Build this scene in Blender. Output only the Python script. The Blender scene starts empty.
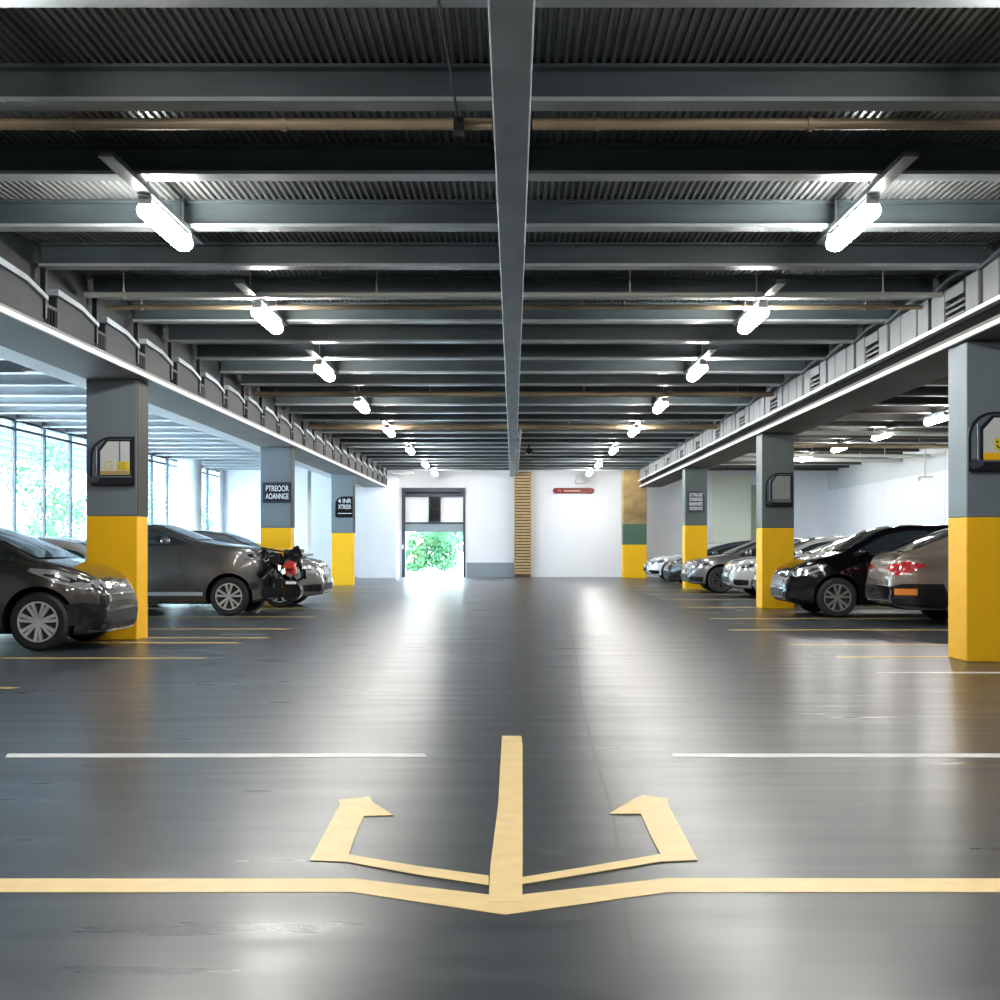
import bpy, bmesh, math, random
from mathutils import Vector, Matrix
from mathutils.bvhtree import BVHTree
random.seed(7)
C = bpy.context.scene.collection
scene = bpy.context.scene
F = 1300.0; HX = 513.0; HY = 545.0; CH = 1.15
# ------------------------------------------------------------ camera
cd = bpy.data.cameras.new('camera'); cam = bpy.data.objects.new('camera', cd); C.objects.link(cam)
cam.location = (0, 0, CH); cam.rotation_euler = (math.pi/2, 0, 0)
cd.sensor_width = 36; cd.lens = 36*F/1000; cd.shift_x = -0.013; cd.shift_y = 0.045; cd.clip_end = 400
scene.camera = cam
# ------------------------------------------------------------ world, light, exposure
LAMP = 44.0; SKY = 9.0
w = bpy.data.worlds.new('world'); scene.world = w; w.use_nodes = True
nt = w.node_tree; bg = nt.nodes['Background']
bg.inputs['Color'].default_value = (0.80, 0.90, 1.0, 1); bg.inputs['Strength'].default_value = SKY
scene.view_settings.view_transform = 'Standard'; scene.view_settings.look = 'None'
scene.view_settings.gamma = 1; scene.view_settings.use_curve_mapping = False
scene.view_settings.exposure = 1.55

# ------------------------------------------------------------ materials
MATS = {}
def mat(name, col, rough=.5, metal=0, emit=None, estr=0, coat=0, noise=0, nscale=(5,5,5), spec=.5, bump=0, bscale=None, alpha=1):
    if name in MATS: return MATS[name]
    m = bpy.data.materials.new(name); m.use_nodes = True; t = m.node_tree; b = t.nodes['Principled BSDF']
    b.inputs['Base Color'].default_value = (*col, 1); b.inputs['Roughness'].default_value = rough
    b.inputs['Metallic'].default_value = metal; b.inputs['Coat Weight'].default_value = coat
    b.inputs['Coat Roughness'].default_value = .04; b.inputs['Specular IOR Level'].default_value = spec
    if emit: b.inputs['Emission Color'].default_value = (*emit, 1); b.inputs['Emission Strength'].default_value = estr
    if noise or bump:
        g = t.nodes.new('ShaderNodeNewGeometry'); mp = t.nodes.new('ShaderNodeMapping')
        t.links.new(g.outputs['Position'], mp.inputs['Vector']); mp.inputs['Scale'].default_value = nscale
        n = t.nodes.new('ShaderNodeTexNoise'); n.inputs['Scale'].default_value = 1; n.inputs['Detail'].default_value = 6
        t.links.new(mp.outputs['Vector'], n.inputs['Vector'])
    if noise:
        r = t.nodes.new('ShaderNodeValToRGB')
        r.color_ramp.elements[0].position = .3; r.color_ramp.elements[1].position = .7
        r.color_ramp.elements[0].color = (*[c*(1-noise) for c in col], 1); r.color_ramp.elements[1].color = (*[min(1, c*(1+noise)) for c in col], 1)
        t.links.new(n.outputs['Fac'], r.inputs['Fac']); t.links.new(r.outputs['Color'], b.inputs['Base Color'])
    if bump:
        bp = t.nodes.new('ShaderNodeBump'); bp.inputs['Strength'].default_value = bump; bp.inputs['Distance'].default_value = .02
        t.links.new(n.outputs['Fac'], bp.inputs['Height']); t.links.new(bp.outputs['Normal'], b.inputs['Normal'])
    MATS[name] = m; return m

def floor_material():
    m = bpy.data.materials.new('polished_floor'); m.use_nodes = True; t = m.node_tree; b = t.nodes['Principled BSDF']; L = t.links.new
    g = t.nodes.new('ShaderNodeNewGeometry')
    def noise(scale, det=5, sc=(1,1,1)):
        mp = t.nodes.new('ShaderNodeMapping'); mp.inputs['Scale'].default_value = sc; L(g.outputs['Position'], mp.inputs['Vector'])
        n = t.nodes.new('ShaderNodeTexNoise'); n.inputs['Scale'].default_value = scale; n.inputs['Detail'].default_value = det
        L(mp.outputs['Vector'], n.inputs['Vector']); return n.outputs['Fac']
    def ramp(f, p0, p1, c0, c1):
        r = t.nodes.new('ShaderNodeValToRGB'); e = r.color_ramp.elements
        e[0].position = p0; e[1].position = p1; e[0].color = (*c0, 1); e[1].color = (*c1, 1); L(f, r.inputs['Fac']); return r.outputs['Color']
    a = ramp(noise(.35, 6, (1,1,1)), .3, .7, (.036,.043,.053), (.052,.060,.071))
    s = ramp(noise(1, 8, (.8, 9, 1)), .3, .75, (.85,.85,.85), (1.12,1.12,1.12))
    mx = t.nodes.new('ShaderNodeMix'); mx.data_type = 'RGBA'; mx.blend_type = 'MULTIPLY'; mx.inputs[0].default_value = 1
    L(a, mx.inputs[6]); L(s, mx.inputs[7]); L(mx.outputs[2], b.inputs['Base Color'])
    r1 = ramp(noise(1, 7, (.7, 5, 1)), .3, .7, (.27,)*3, (.35,)*3); L(r1, b.inputs['Roughness'])
    b.inputs['Specular IOR Level'].default_value = .6
    bp = t.nodes.new('ShaderNodeBump'); bp.inputs['Strength'].default_value = .012; bp.inputs['Distance'].default_value = .02
    L(noise(1, 4, (1.0, 4.0, 1)), bp.inputs['Height']); L(bp.outputs['Normal'], b.inputs['Normal'])
    return m

M = dict(
 floor=floor_material(),
 white=mat('white_wall', (.86,.87,.91), .6, noise=.03, nscale=(1,1,.6)),
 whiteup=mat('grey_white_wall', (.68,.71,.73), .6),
 cream=mat('cream_board', (.84,.86,.72), .6),
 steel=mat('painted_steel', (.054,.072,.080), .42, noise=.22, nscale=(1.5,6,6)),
 steeldaylit=mat('daylit_steel', (.42,.45,.48), .4, noise=.1, nscale=(1.5,6,6)),  # steel made paler: daylight on the window-bay beams is in the colour
 steelbrown=mat('brown_grey_steel', (.045,.042,.034), .5, noise=.35, nscale=(2,5,5)),
 flangelit=mat('lit_flange', (.26,.29,.30), .36, noise=.2, nscale=(2,8,8)),  # lighter than the webs: light on the flange undersides put into the colour
 deck=mat('galvanised_deck', (.13,.137,.137), .36, .35, noise=.25, nscale=(3,1,1)),
 centre=mat('centre_beam_paint', (.32,.38,.41), .5, noise=.15, nscale=(6,2,6)),
 rust=mat('rusty_pipe', (.30,.23,.15), .45, .3, noise=.5, nscale=(1.2,9,9)),
 pipe=mat('pale_pipe', (.55,.56,.52), .35, .2),
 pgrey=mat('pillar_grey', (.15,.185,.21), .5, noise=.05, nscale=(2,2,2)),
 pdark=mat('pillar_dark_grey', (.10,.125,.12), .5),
 yellow=mat('pillar_yellow', (.93,.51,.008), .5, spec=.25, noise=.03),
 ochre=mat('ochre_plaster', (.33,.22,.09), .8, noise=.4, nscale=(2,2,2.4)),
 green=mat('green_paint', (.06,.13,.085), .5),
 slat=mat('tan_slat', (.52,.36,.17), .6, noise=.25, nscale=(3,3,9)),
 slatgap=mat('slat_shadow_board', (.10,.075,.045), .8),
 soffit=mat('girder_soffit', (.20,.195,.185), .6, noise=.15, nscale=(1.2,.6,1)),
 soffitb=mat('girder_soffit_brown', (.075,.068,.052), .6, noise=.3, nscale=(1.2,.7,1)),
 ledge=mat('ledge_white', (.75,.76,.77), .45),
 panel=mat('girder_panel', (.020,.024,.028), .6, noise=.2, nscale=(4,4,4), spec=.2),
 panelr=mat('pale_lit_panel', (.13,.14,.15), .5, noise=.12, nscale=(3,3,3)),  # right girder panels, paler than the left: their light is in the colour
 black=mat('black_metal', (.008,.009,.011), .5, spec=.3),
 blackg=mat('black_gloss', (.008,.008,.012), .12),
 darkchrome=mat('dark_chrome', (.16,.18,.22), .2, 1),
 chrome=mat('chrome', (.75,.77,.8), .12, 1),
 line=mat('yellow_line_paint', (.92,.70,.33), .42, noise=.07, nscale=(9,9,9)),
 lineb=mat('parking_line_paint', (.72,.52,.16), .42, noise=.18, nscale=(3,9,9)),
 linew=mat('white_line_paint', (.75,.76,.76), .4, noise=.1, nscale=(9,9,9)),
 lamp=mat('lamp_diffuser', (1,1,1), .4, emit=(1,.975,.92), estr=LAMP),
 housing=mat('lamp_housing', (.8,.8,.78), .4),
 mullion=mat('window_mullion', (.05,.06,.08), .5),
 tyre=mat('tyre_rubber', (.015,.016,.018), .7),
 rim=mat('alloy_rim', (.85,.87,.9), .3, .8),
 rimdark=mat('dark_alloy_rim', (.18,.185,.19), .3, .9),
 well=mat('wheel_well', (.006,.006,.007), .9, spec=.05),
 lens=mat('clear_lamp_lens', (.55,.57,.60), .08, .6, coat=1),
 redlens=mat('red_lamp_lens', (.55,.01,.02), .12, coat=1),
 orange=mat('orange_lens', (.85,.28,.03), .2, coat=1),
 redpaint=mat('red_sign_paint', (.22,.012,.01), .4),
 plate=mat('number_plate', (.6,.6,.58), .4),
 leaf=mat('leaf_green', (.05,.17,.06), .6, noise=.4, nscale=(2,2,2)),
 bark=mat('bark', (.12,.09,.07), .8),
 ground=mat('pale_paving', (.75,.75,.74), .8, noise=.05),
 bldg=mat('white_render', (.82,.83,.84), .7),
 bldgb=mat('blue_grey_cladding', (.035,.06,.08), .7),
 greywall=mat('grey_plinth_paint', (.26,.31,.35), .6),
)
def glass_material(name, tint, gl=.08, rough=.02):
    m = bpy.data.materials.new(name); m.use_nodes = True; t = m.node_tree; t.nodes.remove(t.nodes['Principled BSDF'])
    o = t.nodes['Material Output']; tr = t.nodes.new('ShaderNodeBsdfTransparent'); g = t.nodes.new('ShaderNodeBsdfGlossy'); x = t.nodes.new('ShaderNodeMixShader')
    tr.inputs['Color'].default_value = (*tint, 1); g.inputs['Roughness'].default_value = rough
    x.inputs[0].default_value = gl; t.links.new(tr.outputs[0], x.inputs[1]); t.links.new(g.outputs[0], x.inputs[2]); t.links.new(x.outputs[0], o.inputs[0]); return m
M['glass'] = glass_material('window_glass', (.86,.94,.97))
M['carglass'] = mat('car_glass', (.02,.03,.035), .04, coat=1, spec=.8)
M['greenglass'] = mat('green_car_glass', (.03,.12,.10), .05, coat=1, spec=.8)
M['blueglass'] = mat('blue_car_glass', (.07,.08,.13), .05, coat=1, spec=.9)
def paint(name, col, metal=.35): return mat('paint_'+name, col, .24, metal, coat=1)

# ------------------------------------------------------------ helpers
def ordn(n): return ['first','second','third','fourth','fifth','sixth','seventh','eighth','ninth','tenth','eleventh','twelfth','thirteenth','fourteenth','fifteenth','sixteenth','seventeenth','eighteenth','nineteenth','twentieth','twenty-first','twenty-second','twenty-third','twenty-fourth','twenty-fifth','twenty-sixth','twenty-seventh','twenty-eighth','twenty-ninth','thirtieth'][n]
def tag(o, label=None, cat=None, group=None, kind=None):
    if label: o['label'] = label
    if cat: o['category'] = cat
    if group: o['group'] = group
    if kind: o['kind'] = kind
    return o
def thing(name, label, cat, loc=(0,0,0), rz=0, group=None):
    o = bpy.data.objects.new(name, None); C.objects.link(o); o.location = loc; o.rotation_euler = (0,0,rz)
    o.empty_display_size = .1
    return tag(o, label, cat, group)
def obj(name, bm, m, parent=None, smooth=False, bevel=0):
    me = bpy.data.meshes.new(name); bmesh.ops.recalc_face_normals(bm, faces=bm.faces); bm.to_mesh(me); bm.free()
    for x in (m if isinstance(m, (list, tuple)) else [m]): me.materials.append(x)
    o = bpy.data.objects.new(name, me); C.objects.link(o)
    if smooth:
        for p in me.polygons: p.use_smooth = True
    if bevel:
        b = o.modifiers.new('bevel', 'BEVEL'); b.width = bevel; b.segments = 2; b.limit_method = 'ANGLE'
    if parent: o.parent = parent
    return o
def struct(name, bm, m, **k): return tag(obj(name, bm, m, **k), kind='structure')
def box(bm, x0, x1, y0, y1, z0, z1, mi=0):
    v = [bm.verts.new(p) for p in ((x0,y0,z0),(x1,y0,z0),(x1,y1,z0),(x0,y1,z0),(x0,y0,z1),(x1,y0,z1),(x1,y1,z1),(x0,y1,z1))]
    for f in ((0,3,2,1),(4,5,6,7),(0,1,5,4),(1,2,6,5),(2,3,7,6),(3,0,4,7)):
        bm.faces.new([v[i] for i in f]).material_index = mi
    return bm
def B(*a): return box(bmesh.new(), *a)
def tube(bm, p0, p1, r, n=10, r2=None, mi=0):
    p0, p1 = Vector(p0), Vector(p1); d = (p1-p0).normalized(); u = d.orthogonal().normalized(); v = d.cross(u); r2 = r if r2 is None else r2
    A = []; Bv = []
    for i in range(n):
        a = 2*math.pi*i/n; e = u*math.cos(a)+v*math.sin(a); A.append(bm.verts.new(p0+e*r)); Bv.append(bm.verts.new(p1+e*r2))
    for i in range(n): bm.faces.new((A[i],A[(i+1)%n],Bv[(i+1)%n],Bv[i])).material_index = mi
    bm.faces.new(A[::-1]).material_index = mi; bm.faces.new(Bv).material_index = mi
    return bm
def prism(bm, pts, axis, a0, a1, mi=0):
    """pts 2D extruded along axis: 'y' -> (x,z), 'x' -> (y,z), 'z' -> (x,y)"""
    def P(p, a): return {'y': (p[0],a,p[1]), 'x': (a,p[0],p[1]), 'z': (p[0],p[1],a)}[axis]
    A = [bm.verts.new(P(p,a0)) for p in pts]; D = [bm.verts.new(P(p,a1)) for p in pts]; n = len(pts)
    for i in range(n): bm.faces.new((A[i],A[(i+1)%n],D[(i+1)%n],D[i])).material_index = mi
    bm.faces.new(A[::-1]).material_index = mi; bm.faces.new(D).material_index = mi
    return bm
def text_mesh(s, size, name, m, parent, loc, depth=.004, sx=1):
    cu = bpy.data.curves.new('tmp', 'FONT'); cu.body = s; cu.size = size; cu.extrude = depth/2; cu.align_x = 'CENTER'; cu.align_y = 'CENTER'; cu.offset = size*.012
    to = bpy.data.objects.new('tmp', cu); C.objects.link(to); dg = bpy.context.evaluated_depsgraph_get(); dg.update()
    me = bpy.data.meshes.new_from_object(to.evaluated_get(dg)); bpy.data.objects.remove(to)
    me.transform(Matrix.Diagonal((sx,1,1,1))); me.transform(Matrix.Rotation(math.pi/2, 4, 'X'))
    me.materials.clear(); me.materials.append(m); o = bpy.data.objects.new(name, me); C.objects.link(o); o.location = loc; o.parent = parent; return o
def gnd(px, py): Y = F*CH/(py-HY); return ((px-HX)*Y/F, Y)

# ------------------------------------------------------------ setting
XL, XR, YB, YF = -10.4, 11.3, 46.7, -9.0
struct('floor', B(XL-.3, XR+.3, YF, YB+.3, -.2, 0), M['floor'])
# corrugated deck
bm = bmesh.new(); prev = None; x = XL-.3; p = .055; pts = []
while x < XR+.3:
    pts += [(x,3.97),(x+.02,3.97),(x+.028,3.99),(x+.047,3.99)]; x += p
for q in pts:
    a = bm.verts.new((q[0],YF,q[1])); b_ = bm.verts.new((q[0],YB+.3,q[1]))
    if prev: bm.faces.new((prev[0],a,b_,prev[1]))
    prev = (a,b_)
deck = struct('ceiling', bm, M['deck'])
struct('ceiling.001', B(XL-.4, XR+.4, YF, YB+.4, 4.02, 4.2), M['deck'])
# right wall (white below, grey-white above)
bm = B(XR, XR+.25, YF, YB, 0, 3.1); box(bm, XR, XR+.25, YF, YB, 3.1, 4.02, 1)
for yy in (34.0,): box(bm, XR-.01, XR+.001, yy-.012, yy+.012, 0, 3.9, 1)
struct('wall_right', bm, [M['white'], M['whiteup']])
struct('wall_front', B(XL, XR, YF-.2, YF, 0, 4.02), M['white'])
# back wall with the door opening
dx0, dx1, dz = -3.99, -1.72, 3.2
bm = bmesh.new()
box(bm, XL, dx0, YB, YB+.25, 0, 4.02); box(bm, dx1, XR, YB, YB+.25, 0, 4.02); box(bm, dx0, dx1, YB, YB+.25, dz, 4.02)
struct('wall_back', bm, M['white'])
struct('trim_1', B(-1.66, .02, YB-.12, YB, 0, .52), M['greywall'])
struct('trim_2', B(-5.45, -4.08, YB-1.3, YB, 0, 3.52), M['white'])
struct('trim_3', B(-7.6, -6.75, YB-4.0, YB-3.2, 0, 3.9), M['white'])
struct('trim_4', B(-8.15, -7.95, YB-3.2, YB-2.9, 0, 3.3), M['pgrey'])
# door / gate to the outside
bm = bmesh.new()
box(bm, dx0, dx0+.12, YB-.05, YB+.2, 0, dz); box(bm, dx1-.07, dx1, YB-.05, YB+.2, 0, dz)
box(bm, dx0, dx1, YB-.12, YB+.2, dz-.14, dz); box(bm, dx0+.1, dx1-.05, YB-.05, YB+.2, dz-.32, dz-.26); box(bm, dx0+.1, dx1-.05, YB+.1, YB+.15, dz-.3, dz-.1); box(bm, dx0+.1, dx1-.05, YB+.02, YB+.1, 1.9, 1.97)
d1 = struct('door_1', bm, M['mullion'])
o = obj('pane', B(dx0+.12, dx1-.07, YB+.05, YB+.06, .02, 1.9), M['glass'], d1)
o = obj('upper_panel', B(dx0+.12, dx1-.07, YB+.06, YB+.10, 1.97, dz-.32), M['white'], d1)
o = obj('lower_rail', B(dx0+.12, dx1-.07, YB+.0, YB+.05, 1.62, 1.9), M['greywall'], d1)
o = obj('door_handle', B(dx0-.04, dx0+.06, YB-.16, YB-.05, 1.0, 1.16), M['ledge'], d1)
bm = B(-.42,.0,-.1,.1,0,.9); box(bm, -.36,-.06,-.12,-.1,.5,.82,1); box(bm, -.36,-.06,-.12,-.1,.1,.42,1)
o = obj('wall_speaker', bm, [M['black'], M['blackg']], bevel=.015); o.location = (-2.6, YB-.05, 1.98)
tag(o, 'tall black box hung in the upper part of the bright doorway', 'speaker')
# cream door-like board in the right bay back wall and the greenish edge beside it
bm = B(7.15, 8.55, YB-.06, YB, 0, 3.7); struct('door_2', bm, M['cream'])
struct('trim_5', B(8.55, 8.9, YB-.10, YB, 0, 3.3), mat('sage_trim', (.34,.38,.28), .6))
# left window wall
ys = [18.6+1.72*i for i in range(17)]
bm = B(XL-.2, XL, YF, 18.6, 0, 4.02); box(bm, XL-.2, XL, 18.6, YB, 3.78, 4.02); box(bm, XL-.2, XL, 18.6, YB, 0, .12); box(bm, XL-.2, XL, ys[-1], YB, 0, 4.02)
struct('wall_left', bm, M['white'])
for i in range(16):
    y0, y1 = ys[i], ys[i+1]
    bm = bmesh.new(); box(bm, XL-.08, XL+.0, y0-.035, y0+.035, .12, 3.78)
    box(bm, XL-.1, XL, y0+.04, y1-.04, 3.55, 3.60); box(bm, XL-.1, XL, y0+.04, y1-.04, 3.73, 3.78)
    f = struct('window_%d' % (i+1), bm, M['mullion'])
    obj('pane', B(XL-.06, XL-.05, y0+.04, y1-.04, .12, 3.73), M['glass'], f)
# round white column by the windows
o = obj('round_column', tube(bmesh.new(), (-9.95,40.0,0), (-9.95,40.0,3.76), .36, 32), M['white'], smooth=False)
tag(o, 'round white column standing in front of the windows at the back left', 'column')

# ------------------------------------------------------------ outside
struct('ground_outside', B(-80, XL-.3, -60, 140, -.3, -.02), M['ground'])
struct('ground_outside_front', B(XL-.3, 60, -60, YF, -.3, -.02), M['ground'])
struct('ground_outside_back', B(XL-.3, 40, YB+.3, 140, -.3, -.02), M['ground'])
bm = B(-30, -24, 10, 130, 0, 5.2, 0); box(bm, -29.8, -23.7, 10, 130, 5.2, 14, 1)
for k in range(26): box(bm, -23.72, -23.6, 10, 130, 5.4+.33*k, 5.45+.33*k, 2)
tag(obj('building', bm, [M['bldg'], M['bldgb'], mat('louvre_blue', (.06,.09,.11), .7)]), 'pale building with blue-grey louvred upper floors seen beyond the windows', 'building')
def tree(name, label, cat, x, y, h, r, n, zlo, group, trunk=True):
    t = thing(name, label, cat, (x,y,0), 0, group)
    bm = bmesh.new(); cl = [(random.uniform(-r,r)*.7, random.uniform(-r,r)*.7, random.uniform(zlo+r*.3,h-r*.3), random.uniform(.35,.6)*r) for _ in range(12)]
    for i in range(n):
        c = random.choice(cl); d = Vector((random.gauss(0,1),random.gauss(0,1),random.gauss(0,1))).normalized()*c[3]*random.uniform(.6,1.05)
        p = Vector(c[:3])+d; u = Vector((random.gauss(0,1),random.gauss(0,1),random.gauss(0,1))).normalized(); v = u.orthogonal().normalized(); s = random.uniform(.05,.11)
        bm.faces.new([bm.verts.new(p+u*s), bm.verts.new(p+v*s*.5), bm.verts.new(p-u*s), bm.verts.new(p-v*s*.5)])
    obj('foliage', bm, M['leaf'], t)
    if trunk:
        bm = tube(bmesh.new(), (0,0,-.05), (.1,0,h*.6), .09, 8, .04); tube(bm, (.05,0,h*.35), (.5,.3,h*.75), .04, 6, .015); tube(bm, (.05,0,h*.4), (-.4,-.2,h*.8), .04, 6, .015)
        obj('trunk', bm, M['bark'], t)
    return t
for i, (x, y) in enumerate([(-15.5,36),(-15.0,40.5),(-16,45),(-15,51),(-16,57),(-15,63.5),(-16.5,71)]):
    tree('tree', '%s leafy green tree outside the left windows, counted from the camera' % ordn(i), 'tree', x, y, 4.4, 1.3, 1800, .5, 'trees outside the left windows')
for i, (x, y) in enumerate([(-6.0,54.3),(-3.6,57.8),(-1.1,54.3)]):
    tree('bush', 'pale green bush outside the far doorway, %s from the left' % ordn(i), 'bush', x, y, 2.3, 1.25, 7000, .0, 'bushes outside the far doorway', False)

# ------------------------------------------------------------ cross beams
def ibeam(bm, x0, x1, y, zb=3.75, zt=3.97, w_=.09, bf=0):
    box(bm, x0, x1, y-w_, y+w_, zb, zb+.025, 1); box(bm, x0, x1, y-w_, y+w_, zt-.02, zt, 0); box(bm, x0, x1, y-.012, y+.012, zb+.025, zt-.02, 0); return bm
for k in range(27):
    y = 6.2+1.5*k
    for s, (x0, x1), m in (('window bay', (XL,-5.18), [M['steeldaylit']]*2), ('left half of the aisle', (-4.42,-.12), [M['steel'], M['flangelit']]),
                     ('right half of the aisle', (.10,4.42), [M['steel'], M['flangelit']]), ('right parking bay', (5.07,XR), [M['steelbrown'], M['flangelit'] if k%3==0 else M['steelbrown']])):
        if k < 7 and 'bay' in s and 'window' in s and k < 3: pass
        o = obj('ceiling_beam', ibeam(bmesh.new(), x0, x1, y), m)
        tag(o, '%s crosswise steel beam from the camera, over the %s' % (ordn(k), s), 'beam', 'crosswise steel beams over the '+s)
# centre beam
bm = B(-.115, .10, 1.0, YB, 3.60, 3.97); 
tag(obj('centre_beam', bm, M['centre'], bevel=.01), 'long grey beam running along the middle of the ceiling', 'beam')
bm = bmesh.new()
for i in range(46):
    y = 28+i*.4; box(bm, .13+.02*math.sin(i), .19, y, y+.3, 3.66, 3.74)
tag(obj('cable_tray', bm, M['pipe'], bevel=.01), 'pale cable tray clipped along the far end of the centre beam', 'cable tray')
# pipes
for i, (y, z, r, m, x0, x1, d) in enumerate([(7.97,3.73,.035,'rust',-4.4,-.13,'rust-stained pipe crossing the nearest ceiling, left of the centre beam'),
        (7.97,3.73,.035,'rust',.12,4.4,'rust-stained pipe crossing the nearest ceiling, right of the centre beam'),
        (13.35,3.72,.03,'pipe',-4.4,4.4,'pale pipe crossing under the ceiling behind the nearest lights'),
        (14.0,3.71,.025,'rust',-4.4,4.4,'thin brownish pipe just behind the pale pipe'),
        (22.0,3.70,.045,'rust',-4.4,4.4,'brown pipe crossing the ceiling near the third pair of lights'),
        (28.0,3.70,.06,'rust',-4.4,4.4,'thick brown pipe crossing the ceiling toward the back')]):
    bm = tube(bmesh.new(), (x0,y,z), (x1,y,z), r, 12)
    xx = x0+.4
    while xx < x1: tube(bm, (xx,y,z), (xx,y,3.97), .008, 6); tube(bm, (xx-.015,y,z), (xx+.015,y,z), r+.008, 12); xx += 1.3
    tag(obj('ceiling_pipe', bm, M[m], smooth=False), d, 'pipe')
bm = tube(bmesh.new(), (-.36,5.4,3.72), (-.33,7.95,3.72), .008, 6); box(bm, -.36,-.30,7.86,7.98,3.66,3.74)
tag(obj('ceiling_cable', bm, M['black']), 'thin cable running to a small clip left of the centre beam', 'cable')

# ------------------------------------------------------------ lights
def make_light(x, y, label, group):
    t = thing('ceiling_light', label, 'ceiling light', (x,y,3.6), 0, group)
    L2, r = .58, .08
    bm = bmesh.new(); n = 12; rings = []
    prof = [(-L2,.0),(-L2+.005,.6),(-L2+.03,.9),(-L2+.07,1),(L2-.07,1),(L2-.03,.9),(L2-.005,.6),(L2,0)]
    for yy, s in prof:
        rings.append([bm.verts.new((math.cos(2*math.pi*i/n)*r*max(s,.01), yy, math.sin(2*math.pi*i/n)*r*.8*max(s,.01))) for i in range(n)])
    for a, b_ in zip(rings, rings[1:]):
        for i in range(n): bm.faces.new((a[i],a[(i+1)%n],b_[(i+1)%n],b_[i]))
    obj('diffuser', bm, M['lamp'], t, smooth=True)
    obj('housing', B(-.035,.035,-L2-.02,L2+.02,.055,.09), M['housing'], t, bevel=.01)
    for yy in (-L2-.02, L2-.02): obj('end_clip', B(-.05,.05,yy,yy+.04,.03,.10), M['housing'], t, bevel=.008)
    obj('mounting_channel', B(-.05,.05,-1.5,1.0,.105,.145), M['steel'], t)
    for yy in (-.5,.5): obj('hanger', tube(bmesh.new(), (0,yy,.08), (0,yy,.37), .008, 6), M['pipe'], t)
LY = [10.05,14.2,18.5,23.1,28.2,33.9,39.8,44.6]
for side, xx in (('left', -2.68), ('right', 2.62)):
    for i, y in enumerate(LY):
        make_light(xx, y, '%s lit ceiling light from the camera in the %s row' % (ordn(i), side), 'ceiling lights in the %s row' % side)
    for y in (5.6, 1.2, -3.2): make_light(xx, y, 'lit ceiling light above the camera in the %s row' % side, 'ceiling lights over the camera')

for i, y in enumerate((18.0, 25.5, 29.3, 33.1, 36.9, 40.7)):
    make_light(8.3, y, '%s lit ceiling light from the camera over the right parking bay' % ordn(i), 'ceiling lights over the right bay')

# ------------------------------------------------------------ girders
def girder(side):
    s = -1 if side == 'left' else 1
    t = thing('longitudinal_girder', 'long %s girder resting on the %s row of pillars' % ('dark blocky' if s < 0 else 'pale panelled', side), 'beam', (0,0,3.16))
    xi, xo = 4.40*s, 5.17*s; YE = 45.25
    def bx(bm, a, b_, *r): return box(bm, min(a,b_), max(a,b_), *r)
    z = lambda v: v-3.16
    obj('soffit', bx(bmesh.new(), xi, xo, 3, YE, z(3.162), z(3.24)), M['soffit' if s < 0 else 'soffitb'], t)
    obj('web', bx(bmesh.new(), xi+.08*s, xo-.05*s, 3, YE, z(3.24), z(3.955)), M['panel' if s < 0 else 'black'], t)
    obj('edge_strip', bx(bmesh.new(), xi-.012*s, xi+.02*s, 3, YE, z(3.155), z(3.20)), M['ledge'], t)
    if s < 0:
        obj('outer_lip', bx(bmesh.new(), xo, xo-.34, 3, YE, z(3.165), z(3.2)), M['ledge'], t)  # daylight falling on this lip is painted in as white
        for k in range(27):
            y = 6.2+1.5*k
            bm = bmesh.new(); prism(bm, [(y-1.15, z(3.22)),(y-.02,z(3.22)),(y-.02,z(3.45)),(y-.5,z(3.53)),(y-1.15,z(3.55))], 'x', xi+.09*s, xi+.0*s)
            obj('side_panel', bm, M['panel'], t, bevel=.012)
            bm = bmesh.new(); prism(bm, [(y-1.2, z(3.55)),(y-.5,z(3.53)),(y+.03,z(3.45)),(y+.03,z(3.49)),(y-.5,z(3.58)),(y-1.2,z(3.61))], 'x', xi+.12*s, xi-.03*s)
            obj('cap_plate', bm, M['centre'], t)
            bm = bmesh.new(); box(bm, xi-.03, xi+.02, y-.02,y+.03, z(3.28), z(3.75))
            for q in range(4): tube(bm, (xi-.01,y+.06+.08*q,z(3.21)), (xi-.01,y+.06+.08*q,z(3.42)), .012, 6)
            box(bm, xi-.03, xi, y+.02, y+.34, z(3.40), z(3.43))
            obj('bracket', bm, M['black'], t)
    else:
        obj('recess', bx(bmesh.new(), xi+.05, xi+.08, 3, YE, z(3.20), z(3.36)), M['well'], t)
        obj('ledge', bx(bmesh.new(), xi-.04, xi+.06, 3, YE, z(3.355), z(3.395)), M['ledge'], t)
        for k in range(27):
            y = 6.2+1.5*k
            for a, b_ in ((-1.4,-1.05),(-1.0,-.45),(-.42,-.02)):
                if a == -1.0 and k%2 == 1:
                    bm = bmesh.new()
                    for q in range(3): bx(bm, xi+.01, xi+.08, y+a, y+b_, z(3.43+.06*q), z(3.45+.06*q))
                    bx(bm, xi+.0, xi+.08, y+a, y+b_, z(3.62), z(3.74))
                    obj('louvre', bm, M['panelr'], t); continue
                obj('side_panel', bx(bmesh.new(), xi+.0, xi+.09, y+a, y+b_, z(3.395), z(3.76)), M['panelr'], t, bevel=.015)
            bm = bmesh.new(); prism(bm, [(y-1.42,z(3.80)),(y-.7,z(3.79)),(y-.02,z(3.73)),(y-.02,z(3.755)),(y-.7,z(3.82)),(y-1.42,z(3.83))], 'x', xi-.05, xi+.1)
            obj('cap_plate', bm, M['steel'], t)
    return t
girder('left'); girder('right')

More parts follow.
